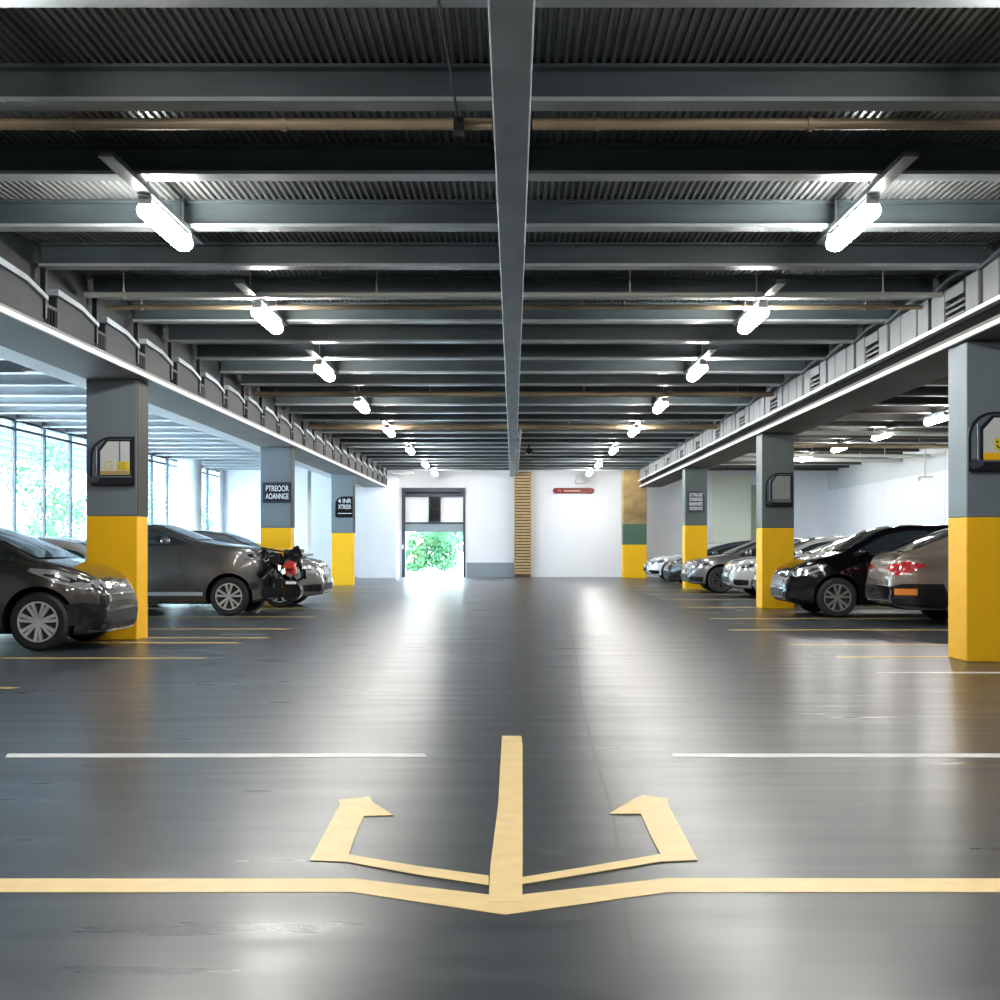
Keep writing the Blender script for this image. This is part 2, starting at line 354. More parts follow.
# ------------------------------------------------------------ pillars
def pillar(x0, x1, y0, d, zy, label, ms=('yellow','pgrey'), ztop=3.16, bands=None):
    xc = (x0+x1)/2; t = thing('pillar', label, 'pillar', (xc,y0+d/2,0)); w2 = (x1-x0)/2
    bands = bands or [(0, zy, 'yellow', 'painted_base'), (zy, ztop, ms[1], 'shaft')]
    for a, b_, m, nm in bands: obj(nm, B(-w2,w2,-d/2,d/2,a,b_), M[m], t, bevel=.012)
    return t
LP = [(-5.17,-4.55,15.74,1.50,'nearest'),(-5.17,-4.55,26.6,1.50,'second'),(-5.17,-4.55,37.0,1.49,'farthest')]
RP = [(4.46,5.16,12.78,1.425,'nearest'),(4.48,5.06,23.4,1.456,'second'),(4.50,5.08,34.0,1.66,'third')]
for a in LP:
    p_ = pillar(a[0],a[1],a[2],.46,a[3],'%s grey pillar with yellow base in the left row' % a[4])
    obj('dark_side_face', B(.310,.318,-.222,.222,a[3]+.003,3.155), mat('dark_brown_side', (.045,.042,.036), .6, spec=.2), p_)  # thin dark brown sheet over the aisle side of the shaft
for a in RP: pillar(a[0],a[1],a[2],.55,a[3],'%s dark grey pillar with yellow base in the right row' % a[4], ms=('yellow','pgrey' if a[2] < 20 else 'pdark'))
pillar(3.83,4.66,45.3,.6,0,'far ochre pillar with green band and yellow base', bands=[(0,1.16,'yellow','painted_base'),(1.16,1.88,'green','green_band'),(1.88,3.75,'ochre','shaft')])
# slatted column
t = thing('slatted_column', 'tan column of horizontal slats at the far end of the centre beam', 'column', (.345,YB-.2,0))
obj('core', B(-.29,.29,-.1,.2,0,3.75), M['slatgap'], t)
bm = bmesh.new()
for i in range(34): box(bm, -.31,.31,-.15,-.09,.12+i*.107,.185+i*.107)
obj('slat', bm, M['slat'], t)

# ------------------------------------------------------------ pillar cabinets and signs
def arc(cx, cz, r, a0, a1, n=8): return [(cx+r*math.cos(math.radians(a0+(a1-a0)*i/n)), cz+r*math.sin(math.radians(a0+(a1-a0)*i/n))) for i in range(n+1)]
def cabinet(x, y, z0, w_, h, label, kind):
    """front face at y looking to -y, x = left edge"""
    t = thing('wall_cabinet', label, 'cabinet', (x+w_/2, y, z0)); a = w_/2
    r = .42*h
    out = [(a,0),(a,h)]+arc(-a+r,h-r,r,90,180)+[(-a,.05*h),(-a*.9,0)]
    e = .028; inn = [(a-e,e),(a-e,h-e)]+arc(-a+r,h-r,r-e,90,180)+[(-a+e,e+.01)]
    bm = bmesh.new(); prism(bm, out, 'y', -.05, -.002); obj('case', bm, M['black'], t, bevel=.004)
    bm = bmesh.new(); prism(bm, inn, 'y', -.056, -.05); obj('side_glass', bm, mat('cabinet_grey', (.13,.17,.20), .15, coat=1), t)
    m_w = mat('cabinet_white', (.62,.64,.66), .3)
    px = -a+.23*w_
    win = [(a-.05*w_-e,.24*h),(a-.05*w_-e,.90*h),(px+.17*w_,.90*h),(px,.70*h),(px,.24*h)]
    bm = bmesh.new(); prism(bm, [(p[0]*1.0,p[1]) for p in [(a-e,.2*h),(a-e,.94*h),(px+.13*w_,.94*h),(px-.05*w_,.74*h),(px-.05*w_,.2*h)]], 'y', -.060, -.056); obj('door_frame', bm, M['black'], t)
    bm = bmesh.new(); prism(bm, win, 'y', -.064, -.060); obj('door', bm, m_w if kind != 'dark' else mat('cabinet_dim', (.25,.27,.26), .4), t)
    obj('base_bar', B(px-.03,a-e,-.066,-.056,.03*h,.17*h), M['blackg'], t)
    obj('divider', B(.16*w_,.19*w_,-.068,-.064,.42*h,.90*h), M['pgrey'], t)
    bm = tube(bmesh.new(), (-a+.09*w_,-.07,.13*h), (-a+.09*w_,-.03,.13*h), .08*w_, 14); tube(bm, (-a+.18*w_,-.075,.14*h), (-a+.18*w_,-.03,.14*h), .05*w_, 12)
    obj('hinge', bm, M['darkchrome'], t, smooth=False)
    bm = tube(bmesh.new(), (px-.09*w_,-.062,.2*h), (px-.09*w_,-.062,.8*h), .012, 8); obj('side_rail', bm, M['darkchrome'], t)
    if kind == 'gis':
        obj('shelf', B(px+.0,a-e-.02,-.069,-.064,.22*h,.30*h), mat('cabinet_tan', (.45,.33,.15), .5), t)
        obj('yellow_plate', B(.12*w_,a-e-.03,-.070,-.064,.31*h,.49*h), mat('label_yellow', (.75,.62,.05), .4), t)
        text_mesh('G', .17, 'lettering', mat('pale_yellow', (.75,.60,.25), .4), t, (-.04*w_-.02,-.068,.40*h))
        text_mesh('IS', .12, 'lettering', mat('dark_yellow', (.55,.40,.02), .4), t, (.24*w_,-.073,.40*h))
    elif kind == 'smile':
        obj('shelf', B(px,a-e-.02,-.069,-.064,.20*h,.32*h), M['yellow'], t)
        my = mat('label_yellow', (.75,.62,.05), .4)
        obj('yellow_plate', B(-.10*w_,.12*w_,-.070,-.064,.36*h,.56*h), my, t)
        bm = tube(bmesh.new(), (-.06*w_,-.074,.50*h), (-.06*w_,-.070,.50*h), .011, 8); tube(bm, (.07*w_,-.074,.50*h), (.07*w_,-.070,.50*h), .011, 8)
        pr = arc(.005*w_, .47*h, .075*w_, 200, 340, 6)
        for p0, p1 in zip(pr, pr[1:]): tube(bm, (p0[0],-.073,p0[1]), (p1[0],-.073,p1[1]), .007, 6)
        obj('pictogram', bm, M['black'], t)
    else:
        obj('shelf', B(px,a-e-.02,-.069,-.064,.14*h,.24*h), M['pdark'], t)
    return t
cabinet(-5.10, 15.74, 1.865, .53, .593, 'black-framed cabinet with yellow plate on the nearest left pillar', 'gis')
cabinet(4.46, 12.78, 1.865, .62, .59, 'black-framed cabinet with yellow shelf on the nearest right pillar', 'smile')
cabinet(4.54, 23.4, 1.83, .49, .62, 'black-framed cabinet with grey pane on the second right pillar', 'dark')
def sign(x, y, z0, w_, h, label, lines, shape='rect', bg='blackg', tsize=None, txt=None):
    t = thing('pillar_sign', label, 'sign', (x+w_/2,y,z0)); a = w_/2
    if shape == 'rect': out = [(-a,0),(a,0),(a,h),(-a,h)]
    elif shape == 'left': out = [(a,0),(a,h)]+arc(-a+.4*h,h-.4*h,.4*h,90,160)+[(-a,.1*h),(-a+.08*w_,0)]
    else: out = [(-a,0),(a,0)]+arc(a-.35*h,h-.35*h,.35*h,0,90)+[(-a,h)]
    bm = bmesh.new(); prism(bm, out, 'y', -.03, -.002); obj('board', bm, M[bg], t)
    if shape == 'rect':
        bm = bmesh.new(); box(bm, -a-.02,a+.02,-.045,-.002,-.02,.03); box(bm, -a-.02,a+.02,-.045,-.002,h-.03,h+.02); box(bm, -a-.02,-a+.03,-.045,-.002,.03,h-.03); box(bm, a-.03,a+.02,-.045,-.002,.03,h-.03)
        obj('frame', bm, mat('navy_frame', (.02,.03,.055), .4), t)
    n = len(lines)
    for i, s in enumerate(lines):
        zz = h*(1-(i+.5)/n*.84-.08); o = text_mesh(s, h*.86/n*1.0, 'lettering', mat('letter_white', (.75,.77,.8), .5) if not txt else txt, t, (0 if shape!='left' else .05*w_,-.034,zz), sx=1)
        wd = o.dimensions.x or (max(v.co.x for v in o.data.vertices)-min(v.co.x for v in o.data.vertices))
        wd = max(v.co.x for v in o.data.vertices)-min(v.co.x for v in o.data.vertices)
        k = (w_*(.84 if shape=='rect' else .74))/wd; o.data.transform(Matrix.Diagonal((k,1,1,1)))
    return t
sign(-5.10, 26.6, 2.03, .56, .38, 'dark rectangular sign with two lines of white letters on the second left pillar', ['PTREOOR','AOANNGE'])
sign(-5.06, 37.0, 1.93, .50, .60, 'dark sign with a cut upper left corner on the farthest left pillar', ['4 INR','XTREER','------'], 'left')
sign(4.55, 34.0, 2.0, .46, .56, 'pale grey lettered sign with rounded corner on the third right pillar', ['STRGE','ORERES','BARNES','XOXXO'], 'right', 'mullion', txt=mat('letter_grey', (.85,.87,.87), .5))

# ------------------------------------------------------------ wall items at the back
t = thing('wall_sign', 'narrow red sign high on the white back wall', 'sign', (2.17,YB,3.1))
bm = bmesh.new(); prism(bm, arc(-.64,0,.10,90,270,6)+arc(.64,0,.10,-90,90,6), 'y', -.09, -.005); obj('board', bm, M['redpaint'], t, bevel=.01)
obj('stripe', B(-.35,.25,-.10,-.09,-.03,.01), mat('pink_stripe', (.75,.35,.30), .5), t)
obj('stripe', B(-.4,.6,-.10,-.09,.03,.055), mat('dark_red', (.10,.01,.01), .5), t)
text_mesh('1L', .13, 'lettering', mat('pink_stripe', (.75,.35,.30), .5), t, (-.5,-.10,0))
t = thing('wall_lamp', 'small white fitting on the back wall above the red sign', 'lamp', (2.42,YB,3.35))
obj('body', B(-.19,.19,-.25,-.002,0,.15), M['ledge'], t, bevel=.03); obj('arm', B(-.15,.05,-.15,-.002,.15,.32), M['ledge'], t, bevel=.02)
bm = tube(bmesh.new(), (-4.3,YB-1.0,3.68), (-3.62,YB-1.0,3.68), .05, 12); tube(bm, (-3.62,YB-1.0,3.68), (-3.5,YB-1.0,3.68), .08, 12); tube(bm, (-4.2,YB-1.0,3.68), (-4.2,YB-1.0,3.97), .015, 6); tube(bm, (-3.8,YB-1.0,3.68), (-3.8,YB-1.0,3.97), .015, 6)
tag(obj('horizontal_pipe', bm, M['ledge']), 'white pipe hanging crosswise near the far doorway', 'pipe')
t = thing('security_camera', 'small black camera beside the far end of the centre beam', 'camera', (.42,34.0,3.6))
bm = tube(bmesh.new(), (0,-.14,0), (0,.12,0), .09, 14); obj('body', bm, M['blackg'], t); obj('bracket', B(-.02,.02,-.02,.02,.05,.37), M['black'], t)
obj('lens', tube(bmesh.new(), (0,-.17,0), (0,-.14,0), .06, 14), M['blackg'], t)
# right bay services
bm = B(9.0,10.1,26,26.5,3.5,3.72)
for xx in (9.1,10.0): box(bm, xx-.02, xx+.02, 26.2, 26.24, 3.72, 3.96)
tag(obj('duct_box', bm, M['panelr'], bevel=.02), 'pale grey duct box under the ceiling of the right bay', 'duct')
for i, (y, z, r, m) in enumerate([(28.5,3.62,.05,'pipe'),(31.5,3.58,.06,'rust'),(34.5,3.55,.05,'pipe'),(37.0,3.6,.06,'pipe')]):
    bm = tube(bmesh.new(), (5.3,y,z), (XR-.05,y+.6,z), r, 10)
    for xx in (6,8,10): tube(bm, (xx,y+(xx-5.3)*.1,z), (xx,y+(xx-5.3)*.1,3.97), .01, 6)
    tag(obj('ceiling_pipe', bm, M[m]), '%s pipe from the camera under the ceiling of the right bay' % ordn(i), 'pipe')
bm = tube(bmesh.new(), (10.9,34.4,2.95), (10.9,34.4,3.97), .02, 8); tube(bm, (10.75,34.4,2.95), (11.1,34.4,2.95), .02, 8); tube(bm, (10.75,34.4,2.85), (10.75,34.4,2.95), .035, 8)
tag(obj('hanging_bracket', bm, M['pipe']), 'thin bracket hanging from the ceiling by the right wall', 'bracket')
t = thing('bay_ceiling_light', 'white oblong light under the ceiling of the window bay', 'ceiling light', (-6.1,18.2,3.62))
obj('diffuser', B(-.75,.6,-.1,.1,-.05,.0), M['housing'], t, bevel=.03); obj('body', B(-.7,.5,-.08,.08,.0,.12), M['housing'], t)

# ------------------------------------------------------------ floor markings
ZL = .002
def flat(name, polys, m, label, cat='floor marking', group=None, zb=.0005):
    bm = bmesh.new()
    for j, pl in enumerate(polys): prism(bm, pl, 'z', zb, zb+ZL-.0005+.0006*j)
    return tag(obj(name, bm, m), label, cat, group)
def G(l): return [gnd(*p) for p in l]
def Z(l): return [gnd(290+p[0]*.43, 720+p[1]*.4303) for p in l]
edge = [gnd(-40,879),gnd(354,879),gnd(505,897),gnd(666,878.5),gnd(1040,879)]
edge2 = [gnd(1040,892.5),gnd(668,892.5),gnd(505,915),gnd(352,892.5),gnd(-40,892.5)]
flat('painted_line', [edge+edge2], M['line'], 'wide yellow line across the near floor with a shallow V at its middle')
arrow = [Z([(493,38),(538,38),(541,60),(541,340),(540,425),(462,425),(466,340),(484,200)])]
for sgn in (0, 1):
    hook = [(47,328),(115,200),(113,187),(185,180),(192,192),(240,223),(172,225),(150,275),(137,315),(300,342),(462,364),(462,386),(300,362),(135,332)]
    if sgn: hook = [(948,328),(880,200),(878,184),(820,177),(800,185),(742,220),(816,220),(838,270),(862,314),(700,342),(540,368),(540,384),(700,358),(865,331)]
    arrow.append(Z(hook))
flat('painted_arrow', arrow, M['line'], 'yellow three-pronged arrow painted on the near floor', zb=.0022)
for nm, a, b_ in (('left', 5, 428), ('right', 670, 1040)):
    flat('painted_line', [G([(a,757.5),(b_,757.5),(b_-4 if nm=='left' else b_,753.8),(a+3,753.8)])], M['linew'], 'thin white line across the floor, %s of the arrow' % nm)
for i, (y, x1, w_) in enumerate([(10.45,-3.98,.10),(13.2,-3.1,.10),(15.3,-3.2,.13),(16.1,-3.02,.10),(17.8,-3.05,.12),(20.8,-3.15,.12),(23.6,-3.1,.12),(26.2,-3.1,.12),(29.2,-3.1,.12),(32.4,-3.1,.12),(35.8,-3.1,.12)]):
    flat('parking_line', [[(-9.6,y-w_/2),(x1-.05,y-w_/2),(x1,y+w_/2),(-9.6,y+w_/2)]], M['lineb'], '%s yellow parking line from the camera in the left bay' % ordn(i), group='left parking lines')
for i, (y, x0) in enumerate([(11.7,3.25),(13.35,3.3),(15.0,3.17),(17.6,2.9),(20.3,3.05),(24.0,3.18),(27.3,3.1),(30.4,3.1),(33.4,3.1),(36.6,3.1)]):
    flat('parking_line', [[(x0,y-.06),(10.6,y-.06),(10.6,y+.06),(x0+.05,y+.06)]], M['linew'] if i == 0 else M['lineb'], '%s parking line from the camera in the right bay' % ordn(i), group='right parking lines')
pts = [(.31,3.0),(.33,3.6),(.37,4.4),(.43,5.6),(.44,6.6),(.46,7.7),(.50,9.6),(.62,12.5),(.74,16),(.9,24)]
bm = bmesh.new(); prism(bm, [(x-.008,y) for x,y in pts]+[(x+.008,y) for x,y in pts[::-1]], 'z', .0003, .0015)
tag(obj('floor_seam', bm, mat('seam_filler', (.06,.068,.068), .35)), 'thin wavering seam in the floor right of the arrow', 'seam')

# ------------------------------------------------------------ cars
def crom(P, n):
    out = []
    for i in range(len(P)-1):
        p0 = P[max(i-1,0)]; p1 = P[i]; p2 = P[i+1]; p3 = P[min(i+2,len(P)-1)]
        for k in range(n):
            t = k/n; out.append(tuple(.5*((2*b)+(-a+c)*t+(2*a-5*b+4*c-d)*t*t+(-a+3*b-3*c+d)*t**3) for a,b,c,d in zip(p0,p1,p2,p3)))
    out.append(tuple(P[-1])); return out
def interp(tab, x):
    if x <= tab[0][0]: return tab[0][1]
    for i in range(len(tab)-1):
        x0,y0 = tab[i]; x1,y1 = tab[i+1]
        if x <= x1:
            # monotone-ish cubic
            def sl(j):
                if j <= 0 or j >= len(tab)-1: return None
                a = (tab[j][1]-tab[j-1][1])/(tab[j][0]-tab[j-1][0]); b = (tab[j+1][1]-tab[j][1])/(tab[j+1][0]-tab[j][0])
                return 0 if a*b <= 0 else 2*a*b/(a+b)
            d = (y1-y0)/(x1-x0); m0 = sl(i); m1 = sl(i+1); m0 = d if m0 is None else m0; m1 = d if m1 is None else m1
            t = (x-x0)/(x1-x0); h = x1-x0
            return (2*t**3-3*t*t+1)*y0+(t**3-2*t*t+t)*h*m0+(-2*t**3+3*t*t)*y1+(t**3-t*t)*h*m1
    return tab[-1][1]
def patch(bvh, poly, mode, side=1, eps=.006, grid=.07, thick=0):
    """poly 2D; mode 'side' (x,z) cast along y, 'top' (x,y) cast along -z, 'front' (y,z) cast +x, 'rear' (y,z) cast -x"""
    bm = bmesh.new(); vs = [bm.verts.new((p[0],p[1],0)) for p in poly]; bm.faces.new(vs)
    for ax in (0,1):
        lo = min(p[ax] for p in poly); hi = max(p[ax] for p in poly); c = lo+grid
        while c < hi:
            co = Vector((0,0,0)); co[ax] = c; no = Vector((0,0,0)); no[ax] = 1
            bmesh.ops.bisect_plane(bm, geom=bm.verts[:]+bm.edges[:]+bm.faces[:], plane_co=co, plane_no=no); c += grid
    bmesh.ops.triangulate(bm, faces=bm.faces[:])
    bad = []
    for v in bm.verts:
        a, b_ = v.co.x, v.co.y
        if mode == 'side': o, d = Vector((a, 3*side, b_)), Vector((0,-side,0))
        elif mode == 'top': o, d = Vector((a, b_, 4)), Vector((0,0,-1))
        elif mode == 'front': o, d = Vector((-3, a, b_)), Vector((1,0,0))
        else: o, d = Vector((12, a, b_)), Vector((-1,0,0))
        h = bvh.ray_cast(o, d)
        if h[0] is None: bad.append(v); v.co = Vector((0,0,0)); continue
        n = h[1] if h[1].dot(d) < 0 else -h[1]
        v.co = h[0]+(n*.6-d*.4)*eps
    if bad: bmesh.ops.delete(bm, geom=bad, context='VERTS')
    return bm
def merge(*bms):
    out = bms[0]
    for b_ in bms[1:]:
        me = bpy.data.meshes.new('t'); b_.to_mesh(me); b_.free(); out.from_mesh(me); bpy.data.meshes.remove(me)
    return out
def strip(pts, w_):
    a = []; b_ = []
    for i, p in enumerate(pts):
        q = pts[min(i+1,len(pts)-1)]; r = pts[max(i-1,0)]; d = Vector((q[0]-r[0], q[1]-r[1])).normalized(); n = Vector((-d.y,d.x))*w_/2
        a.append((p[0]+n.x,p[1]+n.y)); b_.append((p[0]-n.x,p[1]-n.y))
    return a+b_[::-1]

def make_wheel(t, x, y, r, side, rimm, style):
    """wheel part at (x,y,r); outward = side on y"""
    bm = bmesh.new(); n = 40; wd = .10
    prof = [(r*.66,-wd),(r*.90,-wd),(r*.985,-wd*.75),(r,-wd*.4),(r,wd*.4),(r*.985,wd*.75),(r*.90,wd),(r*.70,wd*.98),(r*.68,wd*.7),(r*.2,wd*.35),(r*.2,-wd*.5),(r*.66,-wd)]
    rings = [[bm.verts.new((math.cos(2*math.pi*i/n)*p[0], p[1]*side, math.sin(2*math.pi*i/n)*p[0])) for i in range(n)] for p in prof[:-1]]
    rings.append(rings[0])
    for a, b_ in zip(rings, rings[1:]):
        for i in range(n): bm.faces.new((a[i],a[(i+1)%n],b_[(i+1)%n],b_[i]))
    wh = obj('wheel', bm, M['tyre'], t, smooth=False); wh.location = (x,y,r)
    bm = bmesh.new(); R = r*.69
    def ring(r0, r1, y0, y1):
        a = [[bm.verts.new((math.cos(2*math.pi*i/n)*rr, yy*side, math.sin(2*math.pi*i/n)*rr)) for i in range(n)] for rr, yy in ((r0,y0),(r1,y0),(r1,y1),(r0,y1))]
        for q in range(4):
            A, D = a[q], a[(q+1)%4]
            for i in range(n): bm.faces.new((A[i],A[(i+1)%n],D[(i+1)%n],D[i]))
    ring(R*.92, R, wd*.3, wd*1.0)
    tube(bm, (0,wd*.3*side,0), (0,wd*.85*side,0), R*.17, 14)
    ns = 5 if style != 'multi' else 7
    for k in range(ns):
        for off in (-.16, .16):
            a = 2*math.pi*k/ns+math.pi/2+off; a2 = 2*math.pi*k/ns+math.pi/2+off*(1.9 if style == 'multi' else 1.5)
            p0 = Vector((math.cos(a)*R*.12, 0, math.sin(a)*R*.12)); p1 = Vector((math.cos(a2)*R*.95, 0, math.sin(a2)*R*.95))
            d = (p1-p0).normalized(); nn = Vector((-d.z,0,d.x)); w0, w1 = R*.06, R*.09
            q = [p0+nn*w0, p0-nn*w0, p1-nn*w1, p1+nn*w1]
            A = [bm.verts.new((v.x, wd*.55*side, v.z)) for v in q]; D = [bm.verts.new((v.x, wd*(.85 if j<2 else .92)*side, v.z)) for j, v in enumerate(q)]
            for i in range(4): bm.faces.new((A[i],A[(i+1)%4],D[(i+1)%4],D[i]))
            bm.faces.new(A); bm.faces.new(D)
    obj('rim', bm, rimm, wh)
    return wh

def make_car(label, P, nose, ynear, faceleft, body_m, glass_m=None, rimm=None):
    """nose = world x of the nose; ynear = world y of the side nearest the camera.
       local frame: x from nose (0) to tail (L), y across, z up."""
    L, W = P['L'], P['W']; glass_m = glass_m or M['carglass']; rimm = rimm or M['rim']
    # local +x points away from nose
    if faceleft: t = thing('car', label, 'car', (nose, ynear+W/2, 0), 0, None); near = -1
    else: t = thing('car', label, 'car', (nose, ynear+W/2, 0), math.pi, None); near = 1
    zt, zb = P['zt'], P['zb']; z0t = P.get('z0', [(0,.30),(.06,.24),(.3,.20),(.9,.19),(L-.8,.19),(L-.3,.24),(L-.05,.32),(L,.38)])
    nt_ = P.get('ntap', .30)
    def hw(x):
        a = max(0, 1-x/.95); b_ = max(0, 1-(L-x)/.8); return W/2*(1-nt_*a**2.6-.22*b_**2.6)
    xs = sorted(set([0,.008,.02,.04,.07,.11,.16,.22,.29,.37,.45]+[.45+(L-.9)*i/54 for i in range(55)]+[L-.36,L-.28,L-.2,L-.14,L-.09,L-.05,L-.02,L]))
    bm = bmesh.new(); secs = []
    for x in xs:
        h = hw(x); a = interp(z0t, x); top = interp(zt, x); b_ = min(interp(zb, x), top-.03); g = max(0, min(1, (top-b_-.05)/.38)); g = g*g*(3-2*g)
        wr = h-.10-.15*g
        key = [(0,a),(h-.16,a),(h-.05,a+.03),(h-.012,a+.10),(h,a+.30*(b_-a)+.03),(h-.004,a+.70*(b_-a)),(h-.035,b_),(h-.035-(h-.035-wr)*.5, b_+(top-.05-b_)*.52),(wr,top-.05*(.5+.5*g)),(wr*.72,top-.014),(0,top)]
        half = crom(key, 4)
        loop = [(x,-y,z) for y,z in half]+[(x,y,z) for y,z in half[-2:0:-1]]
        secs.append([bm.verts.new(p) for p in loop])
    for A, D in zip(secs, secs[1:]):
        n = len(A)
        for i in range(n): bm.faces.new((A[i],A[(i+1)%n],D[(i+1)%n],D[i]))
    bm.faces.new(secs[0]); bm.faces.new(secs[-1][::-1]); bmesh.ops.recalc_face_normals(bm, faces=bm.faces)
    bvh = BVHTree.FromBMesh(bm)
    bo = obj('body', bm, [body_m, M['well']], None)
    # wheel arches
    r = P.get('r', .32); wx = P['wx']; cut = bmesh.new()
    for x in wx:
        for s in (-1, 1): tube(cut, (x, s*(hw(x)-.27), r+.01), (x, s*(hw(x)+.2), r+.01), r+.055, 40)
    co = obj('cut', cut, M['well'])
    md = bo.modifiers.new('b', 'BOOLEAN'); md.operation = 'DIFFERENCE'; md.object = co; md.solver = 'EXACT'
    dg = bpy.context.evaluated_depsgraph_get(); dg.update(); me = bpy.data.meshes.new_from_object(bo.evaluated_get(dg))
    bo.modifiers.clear(); bo.data = me; bpy.data.objects.remove(co); me.name = 'body'
    while len(me.materials) < 2: me.materials.append(M['well'])
    me.materials[0] = body_m; me.materials[1] = M['well']
    for p in me.polygons:
        c = p.center; ins = any((c.x-x)**2+(c.z-r-.01)**2 < (r+.06)**2 and abs(c.y) > .2 for x in wx)
        cap = any(abs(math.hypot(c.x-x, c.z-r-.01)-(r+.055)) < .012 and abs(p.normal.y) < .3 for x in wx) or (ins and any(math.hypot(c.x-x, c.z-r-.01) < r+.052 for x in wx))
        p.material_index = 1 if (cap or (p.normal.z < -.8 and c.z < .3)) else 0
        p.use_smooth = p.material_index == 0 and abs(p.normal.x) < .995
    me.set_sharp_from_angle(angle=math.radians(42))
    bo.parent = t
    for x in wx:
        for s in (-1, 1): make_wheel(t, x, s*(hw(x)-.115), r, s, rimm, P.get('rim', 'twin'))
    # side windows
    xa, xb, xm = P['win']
    def wpoly(x0, x1, flo=.035):
        n = 14; xs_ = [x0+(x1-x0)*i/n for i in range(n+1)]; top = []; bot = []
        for x in xs_:
            a = interp(zt,x)-P.get('wgap',.115); b_ = interp(zb,x)+flo
            if a > b_+.012: top.append((x,a)); bot.append((x,b_))
        return bot+top[::-1]
    for s in (-1, 1):
        for x0, x1 in ((xa,xm-.04),(xm+.04,xb)):
            pl = wpoly(x0, x1)
            if len(pl) > 5: obj('side_window', patch(bvh, pl, 'side', s, .010), glass_m, t, smooth=True)
    c0, c1 = P['ws']; y0, y1 = hw(c0)-.17, hw(c1)-.33
    obj('windshield', patch(bvh, [(c0,-y0),(c0-.05,0),(c0,y0),(c1,y1),(c1-.03,0),(c1,-y1)], 'top', 1, .010, .09), glass_m, t, smooth=True)
    c0, c1 = P['rw']; y0, y1 = hw(c0)-.33, hw(c1)-.2
    obj('rear_window', patch(bvh, [(c0,-y0),(c0+.03,0),(c0,y0),(c1,y1),(c1,-y1)], 'top', 1, .010, .09), glass_m, t, smooth=True)
    # seams, handles, mirrors
    for s in (-1, 1):
        dr = P['doors']; zz = lambda x: interp(zb,x)
        for x in dr:
            bend = P.get('bend', 0) if x == dr[0] else 0
            obj('door_seam', patch(bvh, strip([(x+.03+bend,.28),(x+bend*.9,.42),(x+bend*.3,.7),(x,zz(x)-.02)], .012), 'side', s, .003), M['black'], t)
        obj('door_seam', patch(bvh, strip([(dr[0]+.05,.27),(dr[-1]-.03,.27)], .012), 'side', s, .003), M['black'], t)
        for k in range(len(dr)-1):
            x = dr[k+1]-.22; bm = tube(bmesh.new(), (x-.09,s*(hw(x)+.022),zz(x)-.14), (x+.09,s*(hw(x)+.022),zz(x)-.14), .012, 8); tube(bm,(x-.08,s*(hw(x)-.02),zz(x)-.14),(x-.08,s*(hw(x)+.022),zz(x)-.14),.01,6); tube(bm,(x+.08,s*(hw(x)-.02),zz(x)-.14),(x+.08,s*(hw(x)+.022),zz(x)-.14),.01,6)
            obj('door_handle', bm, body_m, t)
        x = P['mirror']; bm = bmesh.new(); bmesh.ops.create_icosphere(bm, subdivisions=2, radius=1)
        bmesh.ops.transform(bm, matrix=Matrix.Translation((x, s*(hw(x)+.07), zz(x)+.10))@Matrix.Diagonal((.085,.11,.075,1)), verts=bm.verts)
        tube(bm, (x,s*(hw(x)-.1),zz(x)+.02), (x,s*(hw(x)+.05),zz(x)+.08), .022, 8)
        obj('side_mirror', bm, body_m, t, smooth=True)
    # lamps
    for s in (-1, 1):
        h = P['head']; bms = [patch(bvh, h, 'side', s, .007)]
        fx = [(s*(hw(.1)-.02),h[0][1]-.02),(s*(hw(.1)-.02),h[0][1]+.07),(s*(hw(.1)-.36),h[0][1]+.03),(s*(hw(.1)-.36),h[0][1]-.03)]
        bms.append(patch(bvh, fx, 'front', s, .007))
        hl = obj('headlight', merge(*bms), M['lens'], t, smooth=True)
        xc = sum(p[0] for p in h)/len(h); zc = sum(p[1] for p in h)/len(h)
        k = [(xc+(p[0]-xc)*.5, zc+(p[1]-zc)*.42) for p in h]
        obj('lamp_reflector', patch(bvh, k, 'side', s, .011), M['blackg'], hl)
        k = [(xc-.03+(p[0]-xc)*.22, zc+(p[1]-zc)*.3) for p in h]
        obj('lamp_reflector', patch(bvh, k, 'side', s, .015), M['chrome'], hl)
        tl = P['tail']; bms = [patch(bvh, tl, 'side', s, .007)]
        z_ = sum(p[1] for p in tl)/len(tl)
        if P.get('rl', 1): bms.append(patch(bvh, [(s*(hw(L-.1)-.02),z_-.06),(s*(hw(L-.1)-.02),z_+.06),(s*(hw(L-.1)-.33),z_+.03),(s*(hw(L-.1)-.33),z_-.03)], 'rear', s, .007))
        obj('tail_light', merge(*bms), M['redlens'], t, smooth=True)
        if P.get('fog'): obj('fog_lamp_surround', patch(bvh, P['fog'], 'side', s, .006), P.get('fogm', M['blackg']), t, smooth=True)
    w_ = hw(.05)
    obj('grille', patch(bvh, P.get('grille', [(-.38,.50),(.38,.50),(.42,.60),(-.42,.60)]), 'front', 1, .008), M['blackg'], t)
    obj('lower_grille', patch(bvh, P.get('lgr', [(-.5,.32),(.5,.32),(.42,.44),(-.42,.44)]), 'front', 1, .008), M['black'], t)
    if P.get('plate', 1): obj('number_plate', patch(bvh, [(-.24,.45),(.24,.45),(.24,.54),(-.24,.54)], 'front', 1, .016), M['plate'], t)
    if P.get('plate', 1): obj('number_plate', patch(bvh, [(-.24,.62),(.24,.62),(.24,.72),(-.24,.72)], 'rear', 1, .012), M['plate'], t)
    obj('rear_bumper_trim', patch(bvh, [(-w_*.9,.34),(w_*.9,.34),(w_*.9,.46),(-w_*.9,.46)], 'rear', 1, .008), M['black'], t)
